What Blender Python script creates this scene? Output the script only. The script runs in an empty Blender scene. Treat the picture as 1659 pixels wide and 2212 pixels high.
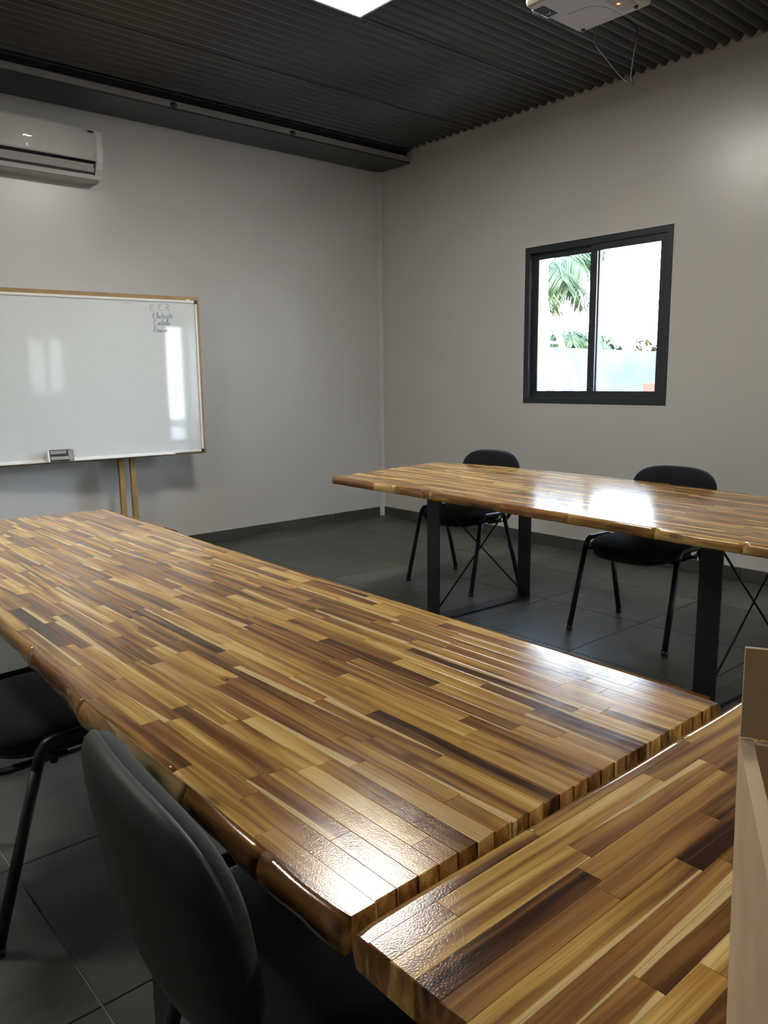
import bpy, bmesh, math, random
from mathutils import Vector, Matrix
random.seed(7)
S = bpy.context.scene
PI = math.pi

# ------------------------------------------------------------------ camera
cam_d = bpy.data.cameras.new('camera')
cam = bpy.data.objects.new('camera', cam_d)
S.collection.objects.link(cam)
S.camera = cam
CAMROWS = [[0.753489, -0.657347, -0.012237], [-0.11978, -0.118949, -0.985649], [0.646458, 0.744141, -0.168364]]
CAMPOS = [-5.1856, -5.9733, 1.38]
FPX = 1688.19
r_, d_, f_ = [Vector(v) for v in CAMROWS]
m3 = Matrix((r_, -d_, -f_)).transposed()
cam.matrix_world = Matrix.Translation(Vector(CAMPOS)) @ m3.to_4x4()
cam_d.sensor_fit = 'HORIZONTAL'
cam_d.sensor_width = 36.0
cam_d.lens = FPX / 1659 * 36.0
cam_d.clip_start = 0.02
cam_d.clip_end = 200

# ------------------------------------------------------------------ world, sun, exposure
S.view_settings.view_transform = 'Standard'
S.view_settings.look = 'None'
S.view_settings.gamma = 1
S.view_settings.use_curve_mapping = False
S.view_settings.exposure = 2.22
S.cycles.use_denoising = True
S.cycles.max_bounces = 10
S.cycles.diffuse_bounces = 6
S.cycles.glossy_bounces = 5
S.cycles.transmission_bounces = 6
S.cycles.sample_clamp_indirect = 8
w = bpy.data.worlds.new('sky')
S.world = w
w.use_nodes = True
wn = w.node_tree
bg = wn.nodes['Background']
geo = wn.nodes.new('ShaderNodeNewGeometry')
sx_ = wn.nodes.new('ShaderNodeSeparateXYZ')
wn.links.new(geo.outputs['Incoming'], sx_.inputs[0])
neg = wn.nodes.new('ShaderNodeMath'); neg.operation = 'MULTIPLY'; neg.inputs[1].default_value = -1
wn.links.new(sx_.outputs[2], neg.inputs[0])
rp = wn.nodes.new('ShaderNodeValToRGB')
rp.color_ramp.elements[0].position = 0.0; rp.color_ramp.elements[0].color = (.98, .99, 1, 1)
rp.color_ramp.elements.new(.35).color = (.56, .70, .92, 1)
N_ = len(rp.color_ramp.elements) - 1
rp.color_ramp.elements[N_].position = .9; rp.color_ramp.elements[N_].color = (.17, .28, .52, 1)
wn.links.new(neg.outputs[0], rp.inputs[0])
wn.links.new(rp.outputs[0], bg.inputs[0])
bg.inputs[1].default_value = 11.0

sun_d = bpy.data.lights.new('sun', 'SUN')
sun_d.energy = 3
sun_d.angle = math.radians(0.6)
sun_d.color = (1, .95, .86)
sun = bpy.data.objects.new('sun', sun_d)
S.collection.objects.link(sun)
sdir = Vector((0.50, 0.28, -0.82)).normalized()      # comes over the roof, lights the garden
sun.rotation_euler = sdir.to_track_quat('-Z', 'Y').to_euler()
sun.location = (-4, -3, 12)

LED_RADIANCE = 12

# ------------------------------------------------------------------ helpers
def link(o):
    S.collection.objects.link(o)
    return o

class MB:
    """collects vertices and faces of ONE mesh"""
    def __init__(s):
        s.v = []; s.f = []; s.sm = []
    def add(s, vs, fs, smooth=False):
        b = len(s.v)
        s.v += [tuple(p) for p in vs]
        s.f += [tuple(b + i for i in f) for f in fs]
        s.sm += [smooth] * len(fs)
        return s
    def box(s, x0, x1, y0, y1, z0, z1, c=0.0, M=None):
        if c <= 0:
            vs = [(x, y, z) for z in (z0, z1) for y in (y0, y1) for x in (x0, x1)]
            fs = [(0, 2, 3, 1), (4, 5, 7, 6), (0, 1, 5, 4), (2, 6, 7, 3), (0, 4, 6, 2), (1, 3, 7, 5)]
        else:
            bm = bmesh.new()
            bmesh.ops.create_cube(bm, size=1)
            for v in bm.verts:
                v.co = Vector(((x0 + x1) / 2 + v.co.x * (x1 - x0), (y0 + y1) / 2 + v.co.y * (y1 - y0), (z0 + z1) / 2 + v.co.z * (z1 - z0)))
            bmesh.ops.bevel(bm, geom=bm.edges[:], offset=c, segments=2, profile=.5, affect='EDGES')
            bm.verts.index_update()
            vs = [v.co.copy() for v in bm.verts]
            fs = [[v.index for v in f.verts] for f in bm.faces]
            bm.free()
        if M is not None:
            vs = [M @ Vector(p) for p in vs]
        return s.add(vs, fs)
    def prism(s, prof, axis, a0, a1, smooth=False):
        """prof: list of 2D points (counter-clockwise), extruded along axis from a0 to a1"""
        n = len(prof)
        def P(p, a):
            if axis == 'x': return (a, p[0], p[1])
            if axis == 'y': return (p[0], a, p[1])
            return (p[0], p[1], a)
        vs = [P(p, a0) for p in prof] + [P(p, a1) for p in prof]
        fs = [tuple(range(n))[::-1], tuple(range(n, 2 * n))] + [(i, (i + 1) % n, n + (i + 1) % n, n + i) for i in range(n)]
        return s.add(vs, fs, smooth)
    def tube(s, pts, r, n=10, r2=None, closed=False, up=None):
        """swept tube; r across, r2 in the other direction (oval)"""
        pts = [Vector(p) for p in pts]
        r2 = r if r2 is None else r2
        rings = []
        t0 = (pts[1] - pts[0]).normalized()
        u = Vector(up) if up else (Vector((0, 0, 1)) if abs(t0.z) < .9 else Vector((0, 1, 0)))
        u = (u - t0 * u.dot(t0)).normalized()
        vs = []
        for i, p in enumerate(pts):
            if i == 0: t = (pts[1] - p)
            elif i == len(pts) - 1: t = (p - pts[i - 1])
            else: t = (pts[i + 1] - p).normalized() + (p - pts[i - 1]).normalized()
            t.normalize()
            u = (u - t * u.dot(t)).normalized()
            b = t.cross(u)
            for k in range(n):
                a = 2 * PI * k / n
                vs.append(p + u * (math.cos(a) * r) + b * (math.sin(a) * r2))
        fs = []
        for i in range(len(pts) - 1):
            for k in range(n):
                a, b_ = i * n + k, i * n + (k + 1) % n
                fs.append((a, b_, b_ + n, a + n))
        s.add(vs, fs, True)
        m = (len(pts) - 1) * n
        b0 = len(s.v) - len(vs)
        s.f.append(tuple(b0 + k for k in range(n))[::-1]); s.sm.append(False)
        s.f.append(tuple(b0 + m + k for k in range(n))); s.sm.append(False)
        return s
    def rings(s, rr, cap=True, smooth=True):
        """loft list of rings (same count)"""
        n = len(rr[0])
        vs = [p for r in rr for p in r]
        fs = []
        for i in range(len(rr) - 1):
            for k in range(n):
                a, b = i * n + k, i * n + (k + 1) % n
                fs.append((a, b, b + n, a + n))
        if cap:
            fs.append(tuple(range(n))[::-1])
            fs.append(tuple((len(rr) - 1) * n + k for k in range(n)))
        return s.add(vs, fs, smooth)
    def mesh(s, name):
        me = bpy.data.meshes.new(name)
        me.from_pydata(s.v, [], s.f)
        me.polygons.foreach_set('use_smooth', s.sm)
        me.update()
        bm = bmesh.new(); bm.from_mesh(me)
        bmesh.ops.recalc_face_normals(bm, faces=bm.faces)
        bm.to_mesh(me); bm.free()
        return me
    def build(s, name, mat, parent=None, loc=(0, 0, 0), rz=0):
        o = bpy.data.objects.new(name, s.mesh(name))
        if mat: o.data.materials.append(mat)
        link(o)
        o.location = loc
        o.rotation_euler = (0, 0, rz)
        if parent: o.parent = parent
        return o

def bend(pts, rad, n=5):
    """polyline with rounded corners"""
    pts = [Vector(p) for p in pts]
    out = [pts[0]]
    for i in range(1, len(pts) - 1):
        a, b, c = pts[i - 1], pts[i], pts[i + 1]
        r = min(rad, (a - b).length * .48, (c - b).length * .48)
        p, q = b + (a - b).normalized() * r, b + (c - b).normalized() * r
        for k in range(n + 1):
            t = k / n
            out.append(p * (1 - t) ** 2 + b * 2 * t * (1 - t) + q * t * t)
    out.append(pts[-1])
    return out

def thing(name, label, cat, loc=(0, 0, 0), rz=0, group=None):
    o = bpy.data.objects.new(name, None)
    o.empty_display_size = .1
    link(o)
    o.location = loc
    o.rotation_euler = (0, 0, rz)
    return tag(o, label, cat, group)

def tag(o, label, cat, group=None):
    o['label'] = label; o['category'] = cat
    if group: o['group'] = group
    return o

def struct(o):
    o['kind'] = 'structure'
    return o

def dup(root, loc, rz, label, group=None):
    r = root.copy(); link(r)
    r.location = loc; r.rotation_euler = (0, 0, rz)
    r['label'] = label
    if group: r['group'] = group
    for ch in list(root.children):
        c = ch.copy(); link(c); c.parent = r
        for g in ch.children:
            d = g.copy(); link(d); d.parent = c
    return r

# ------------------------------------------------------------------ materials
class NT:
    def __init__(s, name):
        s.m = bpy.data.materials.new(name)
        s.m.use_nodes = True
        s.t = s.m.node_tree
        s.b = s.t.nodes['Principled BSDF']
    def n(s, typ, **kw):
        nd = s.t.nodes.new(typ)
        for k, v in kw.items():
            if k == 'ins':
                for i, x in v.items():
                    if hasattr(x, 'links') or isinstance(x, bpy.types.NodeSocket):
                        s.t.links.new(x, nd.inputs[i])
                    else:
                        nd.inputs[i].default_value = x
            else:
                setattr(nd, k, v)
        return nd
    def math(s, op, a, b=0.0, c=None, clamp=False):
        ins = {0: a, 1: b}
        if c is not None: ins[2] = c
        return s.n('ShaderNodeMath', operation=op, use_clamp=clamp, ins=ins).outputs[0]
    def set(s, **kw):
        for k, v in kw.items():
            k = k.replace('_', ' ')
            sock = s.b.inputs[k]
            if isinstance(v, bpy.types.NodeSocket): s.t.links.new(v, sock)
            else: sock.default_value = v
        return s
    def noise(s, vec, scale, detail=3, rough=.5, dist=0.0):
        nd = s.n('ShaderNodeTexNoise', ins={'Scale': scale, 'Detail': detail, 'Roughness': rough, 'Distortion': dist})
        if vec is not None: s.t.links.new(vec, nd.inputs['Vector'])
        return nd.outputs['Fac']
    def pos(s):
        return s.n('ShaderNodeNewGeometry').outputs['Position']
    def obj(s):
        return s.n('ShaderNodeTexCoord').outputs['Object']
    def vmul(s, v, k):
        return s.n('ShaderNodeVectorMath', operation='MULTIPLY', ins={0: v, 1: k}).outputs[0]
    def ramp(s, fac, stops):
        nd = s.n('ShaderNodeValToRGB', ins={0: fac})
        e = nd.color_ramp.elements
        while len(e) < len(stops): e.new(.5)
        for i, (p, c) in enumerate(stops):
            e[i].position = p; e[i].color = (*c, 1) if len(c) == 3 else c
        return nd.outputs[0]
    def mix(s, fac, a, b, blend='MIX'):
        nd = s.n('ShaderNodeMix', data_type='RGBA', blend_type=blend)
        for i, x in ((0, fac), (6, a), (7, b)):
            if isinstance(x, bpy.types.NodeSocket): s.t.links.new(x, nd.inputs[i])
            else: nd.inputs[i].default_value = (*x, 1) if isinstance(x, tuple) and len(x) == 3 else x
        return nd.outputs[2]
    def bump(s, h, strength, dist):
        b = s.n('ShaderNodeBump', ins={'Strength': strength, 'Distance': dist, 'Height': h}).outputs[0]
        s.t.links.new(b, s.b.inputs['Normal'])
        return b

def plain(name, col, rough=.5, metal=0.0, var=.08, scale=12, bump=0.0, bscale=200, **kw):
    t = NT(name)
    nz = t.noise(t.obj(), scale, 3)
    c1 = tuple(max(0, c * (1 - var)) for c in col); c2 = tuple(min(1, c * (1 + var)) for c in col)
    t.set(Base_Color=t.ramp(nz, [(.3, c1), (.7, c2)]), Roughness=rough, Metallic=metal, **kw)
    if bump: t.bump(t.noise(t.obj(), bscale, 2), bump, .001)
    return t.m

def wood_material():
    t = NT('acacia_lacquer')
    co = t.obj()
    rnd = t.n('ShaderNodeObjectInfo').outputs['Random']
    wn_ = t.n('ShaderNodeTexWhiteNoise', noise_dimensions='1D', ins={'W': t.math('MULTIPLY', rnd, 977.3)})
    rc = t.n('ShaderNodeSeparateColor', ins={0: wn_.outputs['Color']})
    r1, r2, r3 = rc.outputs[0], rc.outputs[1], rc.outputs[2]
    off = t.n('ShaderNodeCombineXYZ', ins={0: t.math('MULTIPLY', r1, 91.0), 1: t.math('MULTIPLY', r2, 47.0), 2: t.math('MULTIPLY', r3, 63.0)}).outputs[0]
    P = t.n('ShaderNodeVectorMath', operation='ADD', ins={0: co, 1: off}).outputs[0]
    warp = t.noise(t.vmul(P, (3.0, 10, 10)), 1, 2)
    sep = t.n('ShaderNodeSeparateXYZ', ins={0: P})
    yw = t.math('ADD', sep.outputs[1], t.math('MULTIPLY', t.math('SUBTRACT', warp, .5), .028))
    Pw = t.n('ShaderNodeCombineXYZ', ins={0: sep.outputs[0], 1: yw, 2: sep.outputs[2]}).outputs[0]
    band = t.noise(t.vmul(Pw, (1.3, 60, 25)), 1, 3, .55)
    fine = t.noise(t.vmul(Pw, (7, 520, 300)), 1, 2, .6)
    broad = t.noise(t.vmul(Pw, (2.2, 14, 14)), 1, 2)
    v = t.math('ADD', t.math('MULTIPLY', t.math('SUBTRACT', band, .5), 1.6), t.math('MULTIPLY', t.math('SUBTRACT', broad, .5), 1.1))
    base = r1
    v = t.math('ADD', v, t.math('MULTIPLY_ADD', base, .50, .275), clamp=True)
    col = t.ramp(v, [(0, (.045, .020, .010)), (.22, (.15, .068, .024)), (.45, (.30, .152, .046)), (.65, (.46, .252, .066)), (.84, (.62, .385, .112)), (1, (.72, .50, .19))])
    # reddish or olive cast of a single stave
    col = t.mix(t.math('MULTIPLY', t.math('GREATER_THAN', r2, .72), .35), col, (.30, .125, .05), 'MIX')
    # pale sapwood along one side of some staves
    ly = t.n('ShaderNodeSeparateXYZ', ins={0: co})
    sgn = t.math('SUBTRACT', t.math('MULTIPLY', t.math('GREATER_THAN', r3, .5), 2.0), 1.0)
    side = t.math('MULTIPLY', ly.outputs[1], sgn)
    slant = t.math('MULTIPLY', ly.outputs[0], t.math('MULTIPLY', t.math('SUBTRACT', r2, .5), .12))
    sv = t.math('ADD', t.math('ADD', side, slant), t.math('MULTIPLY', t.math('SUBTRACT', warp, .5), .016))
    thr = t.math('MULTIPLY_ADD', r1, .014, .0065)
    sap = t.math('MULTIPLY', t.math('SUBTRACT', sv, thr), 700.0, clamp=True)
    sap = t.math('MULTIPLY', sap, t.math('GREATER_THAN', t.math('FRACT', t.math('MULTIPLY', r3, 7.31)), .50))
    col = t.mix(t.math('MULTIPLY', sap, .82), col, (.76, .57, .27))
    # knots
    vo = t.n('ShaderNodeTexVoronoi', ins={'Vector': t.vmul(Pw, (5.0, 12, 12)), 'Scale': 1.0, 'Randomness': 1.0})
    kc = t.n('ShaderNodeSeparateColor', ins={0: vo.outputs['Color']})
    kn = t.n('ShaderNodeMapRange', interpolation_type='SMOOTHSTEP', ins={0: vo.outputs['Distance'], 1: .08, 2: .26, 3: 1.0, 4: 0.0}).outputs[0]
    kn = t.math('MULTIPLY', kn, t.math('GREATER_THAN', kc.outputs[0], .58))
    ring = t.math('MULTIPLY_ADD', t.math('SINE', t.math('MULTIPLY', vo.outputs['Distance'], 90.0)), .18, .8)
    col = t.mix(t.math('MULTIPLY', kn, ring, clamp=True), col, (.045, .017, .010))
    # fine pores
    fg = t.ramp(fine, [(.28, (.62, .60, .58)), (.5, (1, 1, 1)), (.8, (1.0, 1.0, 1.0))])
    col = t.mix(.85, col, fg, 'MULTIPLY')
    pz = t.pos()
    peel = t.noise(pz, 430, 2, .5)
    ripple = t.noise(pz, 28, 2, .5)
    rg = t.math('MULTIPLY_ADD', ripple, .10, .10)
    t.set(Base_Color=col, Roughness=rg, IOR=1.5, Specular_IOR_Level=.5)
    t.bump(t.math('ADD', t.math('MULTIPLY', peel, .45), t.math('MULTIPLY', ripple, .35)), .24, .0012)
    return t.m

def tile_material(name, c1, c2, rough):
    t = NT(name)
    rnd = t.n('ShaderNodeObjectInfo').outputs['Random']
    off = t.n('ShaderNodeCombineXYZ', ins={0: t.math('MULTIPLY', rnd, 71.0), 1: t.math('MULTIPLY', rnd, 33.0), 2: 0.0}).outputs[0]
    P = t.n('ShaderNodeVectorMath', operation='ADD', ins={0: t.obj(), 1: off}).outputs[0]
    n1 = t.noise(t.vmul(P, (1.6, 5, 5)), 1, 4, .6)
    n2 = t.noise(P, 90, 3)
    f = t.math('ADD', t.math('MULTIPLY', n1, .75), t.math('MULTIPLY', n2, .25))
    f = t.math('ADD', f, t.math('MULTIPLY', t.math('SUBTRACT', rnd, .5), .12))
    t.set(Base_Color=t.ramp(f, [(.35, c1), (.65, c2)]), Roughness=t.math('MULTIPLY_ADD', n1, .15, rough))
    t.bump(n2, .12, .001)
    return t.m

M_WOOD = wood_material()
M_TILE = tile_material('dark_grey_porcelain', (.040, .039, .032), (.092, .090, .075), .36)
M_SKIRT = tile_material('dark_grey_skirting_tile', (.045, .045, .040), (.07, .07, .062), .45)
M_GROUT = plain('grey_grout', (.30, .29, .26), .9, var=.15)
M_WGROUT = plain('pale_grout', (.45, .44, .41), .9, var=.1)

def wall_material(name, col):
    t = NT(name)
    p = t.pos()
    n1 = t.noise(p, 1.2, 3)
    n2 = t.noise(p, 95, 3)
    c = t.ramp(n1, [(.3, tuple(x * .975 for x in col)), (.7, tuple(min(1, x * 1.02) for x in col))])
    t.set(Base_Color=c, Roughness=.31, IOR=1.5, Specular_IOR_Level=.75)
    t.bump(t.math('ADD', t.math('MULTIPLY', n2, .25), t.math('MULTIPLY', t.noise(p, 9, 2), .6)), .14, .004)
    return t.m
M_WALL = wall_material('off_white_satin_paint', (.53, .52, .495))
M_TRIM = plain('white_trunking_plastic', (.58, .57, .55), .35, var=.02)
M_CEIL = plain('charcoal_roof_sheet', (.085, .089, .098), .34, metal=.6, var=.06, scale=3)
M_BEAM = plain('charcoal_painted_steel', (.034, .038, .044), .42, var=.1, scale=6)
M_BEAMLIGHT = plain('grey_purlin_steel', (.30, .295, .28), .5, var=.12, scale=5)
M_FOAM = plain('pale_foam_filler', (.46, .43, .38), .9, var=.1)
M_ALU = plain('anthracite_window_aluminium', (.020, .026, .032), .42, var=.06)
M_GASKET = plain('black_rubber_gasket', (.01, .01, .01), .7)
M_STEEL = plain('black_powder_coated_steel', (.010, .011, .014), .42, var=.1, bump=.1, bscale=500)
M_FABRIC = plain('black_chair_fabric', (.008, .009, .013), .9, var=.25, scale=300, bump=.5, bscale=900, Specular_IOR_Level=.2, Sheen_Weight=.05, Sheen_Roughness=.5)
M_FABRICG = plain('charcoal_chair_fabric', (.022, .026, .025), .9, var=.25, scale=300, bump=.5, bscale=900, Specular_IOR_Level=.3, Sheen_Weight=.12, Sheen_Roughness=.5)
M_SHELL = plain('black_moulded_plastic', (.005, .006, .006), .55, var=.1, bump=.15, bscale=700)
M_PINE = plain('varnished_pine', (.33, .215, .085), .5, var=.22, scale=9)
M_BOARD = plain('glossy_whiteboard_steel', (.66, .69, .68), .04, var=.01)
M_BFRAME = plain('white_aluminium_trim', (.80, .79, .76), .28, var=.03)
M_BLACKP = plain('black_plastic_corner', (.02, .02, .022), .4)
M_INK = plain('faded_blue_marker_ink', (.11, .13, .26), .5, var=.2, scale=40)
M_INKG = plain('faded_grey_marker_ink', (.27, .28, .33), .5, var=.2, scale=40)
M_ACW = plain('glossy_white_casing', (.66, .64, .61), .05, var=.015)
M_ACM = plain('matt_white_louvre', (.55, .54, .52), .4, var=.02)
M_ACD = plain('dark_air_outlet', (.015, .015, .016), .6)
M_ACG = plain('grey_emblem', (.36, .36, .36), .5)
M_PROJ = plain('projector_off_white', (.44, .385, .325), .42, var=.03)
M_LENS = NT('projector_lens_glass').set(Base_Color=(.01, .015, .025, 1), Roughness=.04).m
M_CABLE = plain('black_cable_sheath', (.010, .011, .014), .5)
M_CARD = plain('corrugated_cardboard', (.62, .47, .29), .75, var=.08, scale=18, bump=.2, bscale=120)
M_CARDI = plain('pale_cardboard_lining', (.74, .62, .44), .7, var=.06, scale=14, bump=.2, bscale=60)
M_CHROME = plain('brushed_chrome', (.45, .45, .47), .18, metal=.9, var=.2, scale=30)
M_LEDF = plain('led_panel_white_frame', (.82, .82, .82), .4, var=.01)
M_RENDERW = plain('pale_cement_render', (.052, .064, .088), .9, var=.3, scale=2.5, bump=.4, bscale=30)
M_PAVE = plain('pale_garden_gravel', (.16, .155, .145), .95, var=.2, scale=30)
M_EXTW = plain('exterior_white_paint', (.30, .34, .40), .8, var=.04)
M_LADDER = plain('worn_aluminium', (.55, .57, .60), .35, metal=.2, var=.1)
M_TERRA = plain('orange_terracotta', (.11, .038, .018), .8, var=.18, scale=25)
M_TRUNK = plain('palm_bark', (.20, .15, .10), .9, var=.3, scale=20)

def leaf_material(name, c1, c2):
    t = NT(name)
    n = t.noise(t.pos(), 5, 2)
    t.set(Base_Color=t.ramp(n, [(.3, c1), (.7, c2)]), Roughness=.5)
    tr = t.n('ShaderNodeBsdfTranslucent', ins={0: (c2[0], c2[1], c2[2], 1)})
    mx = t.n('ShaderNodeMixShader', ins={0: .4})
    t.t.links.new(t.b.outputs[0], mx.inputs[1]); t.t.links.new(tr.outputs[0], mx.inputs[2])
    t.t.links.new(mx.outputs[0], t.t.nodes['Material Output'].inputs[0])
    return t.m
M_PALM = leaf_material('palm_leaf', (.022, .045, .008), (.07, .10, .020))
M_SHRUB = leaf_material('shrub_leaf', (.015, .03, .008), (.04, .06, .015))
M_SHRUBR = leaf_material('russet_leaf', (.10, .045, .025), (.14, .10, .03))

def glass_material(name='window_glass', tint=(.96, .98, .97, 1)):
    t = NT(name)
    g = t.n('ShaderNodeBsdfGlossy', ins={0: (1, 1, 1, 1), 1: .02})
    tr = t.n('ShaderNodeBsdfTransparent', ins={0: tint})
    fr = t.n('ShaderNodeFresnel', ins={0: 1.45})
    mx = t.n('ShaderNodeMixShader')
    t.t.links.new(fr.outputs[0], mx.inputs[0]); t.t.links.new(tr.outputs[0], mx.inputs[1]); t.t.links.new(g.outputs[0], mx.inputs[2])
    t.t.links.new(mx.outputs[0], t.t.nodes['Material Output'].inputs[0])
    return t.m
M_GLASS = glass_material()
M_TINT = glass_material('tinted_door_glass', (.62, .66, .70, 1))
M_FROST = plain('frosted_glass', (.85, .84, .80), .5, var=.02, Transmission_Weight=.35)
def emis(name, col, k):
    t = NT(name)
    t.set(Base_Color=(*col, 1), Emission_Color=(*col, 1), Emission_Strength=k)
    return t.m
M_LED = emis('led_diffuser', (1, .955, .88), LED_RADIANCE)
M_REDLED = emis('red_status_led', (1, .08, .03), 3)

# ------------------------------------------------------------------ room shell
X0, Y0, ZC = -7.6, -8.5, 3.43          # the room is x in X0..0, y in Y0..0
TP = .67                               # tile pitch
floor = struct(MB().box(X0, 0, Y0, 0, -.12, -.004).build('floor', M_GROUT))
gx, gy = -.64, -.365
xs = [gx - TP * k for k in range(-1, 12)]
ys = [gy - TP * k for k in range(-1, 15)]
full = MB().box(-TP / 2 + .0022, TP / 2 - .0022, -TP / 2 + .0022, TP / 2 - .0022, -.010, 0, .0012).mesh('tile')
full.materials.append(M_TILE)
for i in range(len(xs) - 1):
    for j in range(len(ys) - 1):
        a, b = max(xs[i + 1], X0), min(xs[i], 0)
        c, d = max(ys[j + 1], Y0), min(ys[j], 0)
        if b - a < .03 or d - c < .03: continue
        if abs(b - a - TP) < 1e-6 and abs(d - c - TP) < 1e-6:
            o = bpy.data.objects.new('tile', full); link(o)
            o.location = ((a + b) / 2, (c + d) / 2, 0); o.parent = floor
        else:
            MB().box(a + .002 - (a + b) / 2, b - .002 - (a + b) / 2, c + .002 - (c + d) / 2, d - .002 - (c + d) / 2, -.010, 0).build('tile', M_TILE, floor, ((a + b) / 2, (c + d) / 2, 0))

WT = .30
def wall_with_holes(name, axis, at, lo, hi, holes, z1, thick, out):
    """wall in the plane axis=at; holes (a0,a1,z0,z1)"""
    m = MB()
    cuts = sorted(set([lo, hi] + [h[0] for h in holes] + [h[1] for h in holes]))
    for a, b in zip(cuts[:-1], cuts[1:]):
        hs = [h for h in holes if h[0] <= a + 1e-6 and h[1] >= b - 1e-6]
        spans = [(-.12, z1)]
        for h in hs: spans = [(-.12, h[2]), (h[3], z1)]
        for z0, z2 in spans:
            if z2 - z0 < 1e-4: continue
            lo_, hi_ = (at, at + thick) if out > 0 else (at - thick, at)
            if axis == 'x': m.box(lo_, hi_, a, b, z0, z2)
            else: m.box(a, b, lo_, hi_, z0, z2)
    return struct(m.build(name, M_WALL))
W1 = (-3.07, -1.787, 1.165, 2.40)
wall_with_holes('wall_right', 'x', 0, Y0, WT, [W1], ZC, WT, 1)
wall_with_holes('wall_left', 'y', 0, X0, 0, [], ZC + .10, WT, 1)
W3 = (-2.66, -2.06, 1.15, 2.15)
W2 = (-.385, -.025, .03, 2.36)
wall_with_holes('wall_back', 'y', Y0, X0, 0, [W3, W2], ZC + .06, WT, -1)
wall_with_holes('wall_far_side', 'x', X0, Y0, 0, [], ZC + .06, WT, -1)

# corrugated ceiling sheets, ribs run along x
PITCH = .0831
def rib_profile(y0, n):
    """(y, z) polyline of n ribs going towards -y: broad pans with a narrow raised V"""
    out = []
    for k in range(n):
        y = y0 - PITCH * k
        for dy, dz in ((0, 0), (.20, .0), (.37, .014), (.53, .033), (.58, .0355), (.64, .0355), (.69, .033), (.85, .014)):
            out.append((y - dy * PITCH, dz))
    out.append((y0 - PITCH * n, 0))
    return out
ceil = struct(MB().box(X0 - .2, WT, Y0 - .2, .2, ZC + .12, ZC + .22).build('ceiling', M_CEIL))
ystart = -.395 + .2
k = 0
yy = ystart
while yy > Y0 - .1:
    pr_ = rib_profile(0, 12)
    w_ = PITCH * 12
    # the last rib of each sheet laps under the first of the next one
    pr_ = [(.020, .0035)] + pr_ + [(-w_ - .018, -.0022), (-w_ - .022, -.0022)]
    top = [(y, z + .004) for y, z in pr_][::-1]
    m = MB()
    vs = []
    for x in (X0 - .1, WT):
        vs += [(x, y, z) for y, z in pr_ + top]
    n_ = len(pr_) * 2
    m.add(vs, [(i, (i + 1) % n_, n_ + (i + 1) % n_, n_ + i) for i in range(n_)])
    m.build('roof_sheet', M_CEIL, ceil, (0, yy, ZC))
    yy -= w_
# pale foam filler closing the ribs on top of the right-hand wall
pf = rib_profile(0, 108)
pf = [(y, z - .0005) for y, z in pf] + [(pf[-1][0], -.010), (0, -.010)]
m = MB()
n_ = len(pf)
m.add([(x, y, z) for x in (-.004, .06) for y, z in pf], [tuple(range(n_))[::-1], tuple(range(n_, 2 * n_))] + [(i, (i + 1) % n_, n_ + (i + 1) % n_, n_ + i) for i in range(n_)])
struct(m.build('trim_2', M_FOAM, None, (0, ystart, ZC)))
# steel edge beam running along the left wall
bz = 3.315
beam = struct(MB().box(X0, -.004, -.418, .0, bz, bz + .012, .002).build('trim_3', M_BEAM))
MB().box(X0, -.004, -.430, -.418, bz - .002, bz + .012, .002).build('flange_lip', M_BEAM, beam)
MB().box(X0, -.004, -.434, -.404, bz + .011, bz + .056, .002).build('purlin_face', M_BEAMLIGHT, beam)
MB().box(X0, -.012, -.400, -.386, bz + .054, ZC + .03).build('beam_web', M_GASKET, beam)
MB().box(X0, -.004, -.436, -.392, ZC - .012, ZC - .002, .002).build('upper_flange', M_BEAM, beam)
def ball(r, n=10, mrings=6, sx=1, sy=1, sz=1):
    rr = []
    for i in range(mrings + 1):
        a = -PI / 2 + PI * i / mrings
        rr.append([(max(.02, math.cos(a)) * r * sx * math.cos(2 * PI * k / n), max(.02, math.cos(a)) * r * sy * math.sin(2 * PI * k / n), math.sin(a) * r * sz) for k in range(n)])
    return rr
for x in (-2.335, -1.30):
    m = MB().rings(ball(.022, 8, 6, 1.4, .9, .8))
    m.build('bolt_head', M_BEAM, beam, (x, -.436, bz + .026))

# corner trunking
tr1 = struct(MB().box(-.047, -.001, -.030, -.001, 0, bz - .001, .003).build('trim_1', M_TRIM))
MB().box(-.056, -.047, -.012, -.001, 0, bz - .001, .002).build('trunking_flange', M_TRIM, tr1)

# skirting of cut tiles
def skirt(name, axis, lo, hi, joints, wallside):
    base = struct((MB().box(lo, hi, -.005, 0, 0, .096) if axis == 'x' else MB().box(-.005, 0, lo, hi, 0, .096)).build(name, M_WGROUT))
    js = [lo] + sorted(j for j in joints if lo + .02 < j < hi - .02) + [hi]
    for a, b in zip(js[:-1], js[1:]):
        m = MB()
        if axis == 'x': m.box(a + .0025 - a, b - .0025 - a, -.013, -.001, .005, .092, .001); loc = (a, 0, 0)
        else: m.box(-.013, -.001, a + .0025 - a, b - .0025 - a, .005, .092, .001); loc = (0, a, 0)
        m.build('skirting_tile', M_SKIRT, base, loc)
    return base
skirt('baseboard_left', 'x', X0, -.058, [-.634 - .683 * k for k in range(11)], 0)
skirt('baseboard_right', 'y', Y0, -.002, [-.384, -1.02, -1.68, -2.341, -3.01, -3.675] + [-3.675 - .67 * k for k in range(1, 9)], 0)

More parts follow.
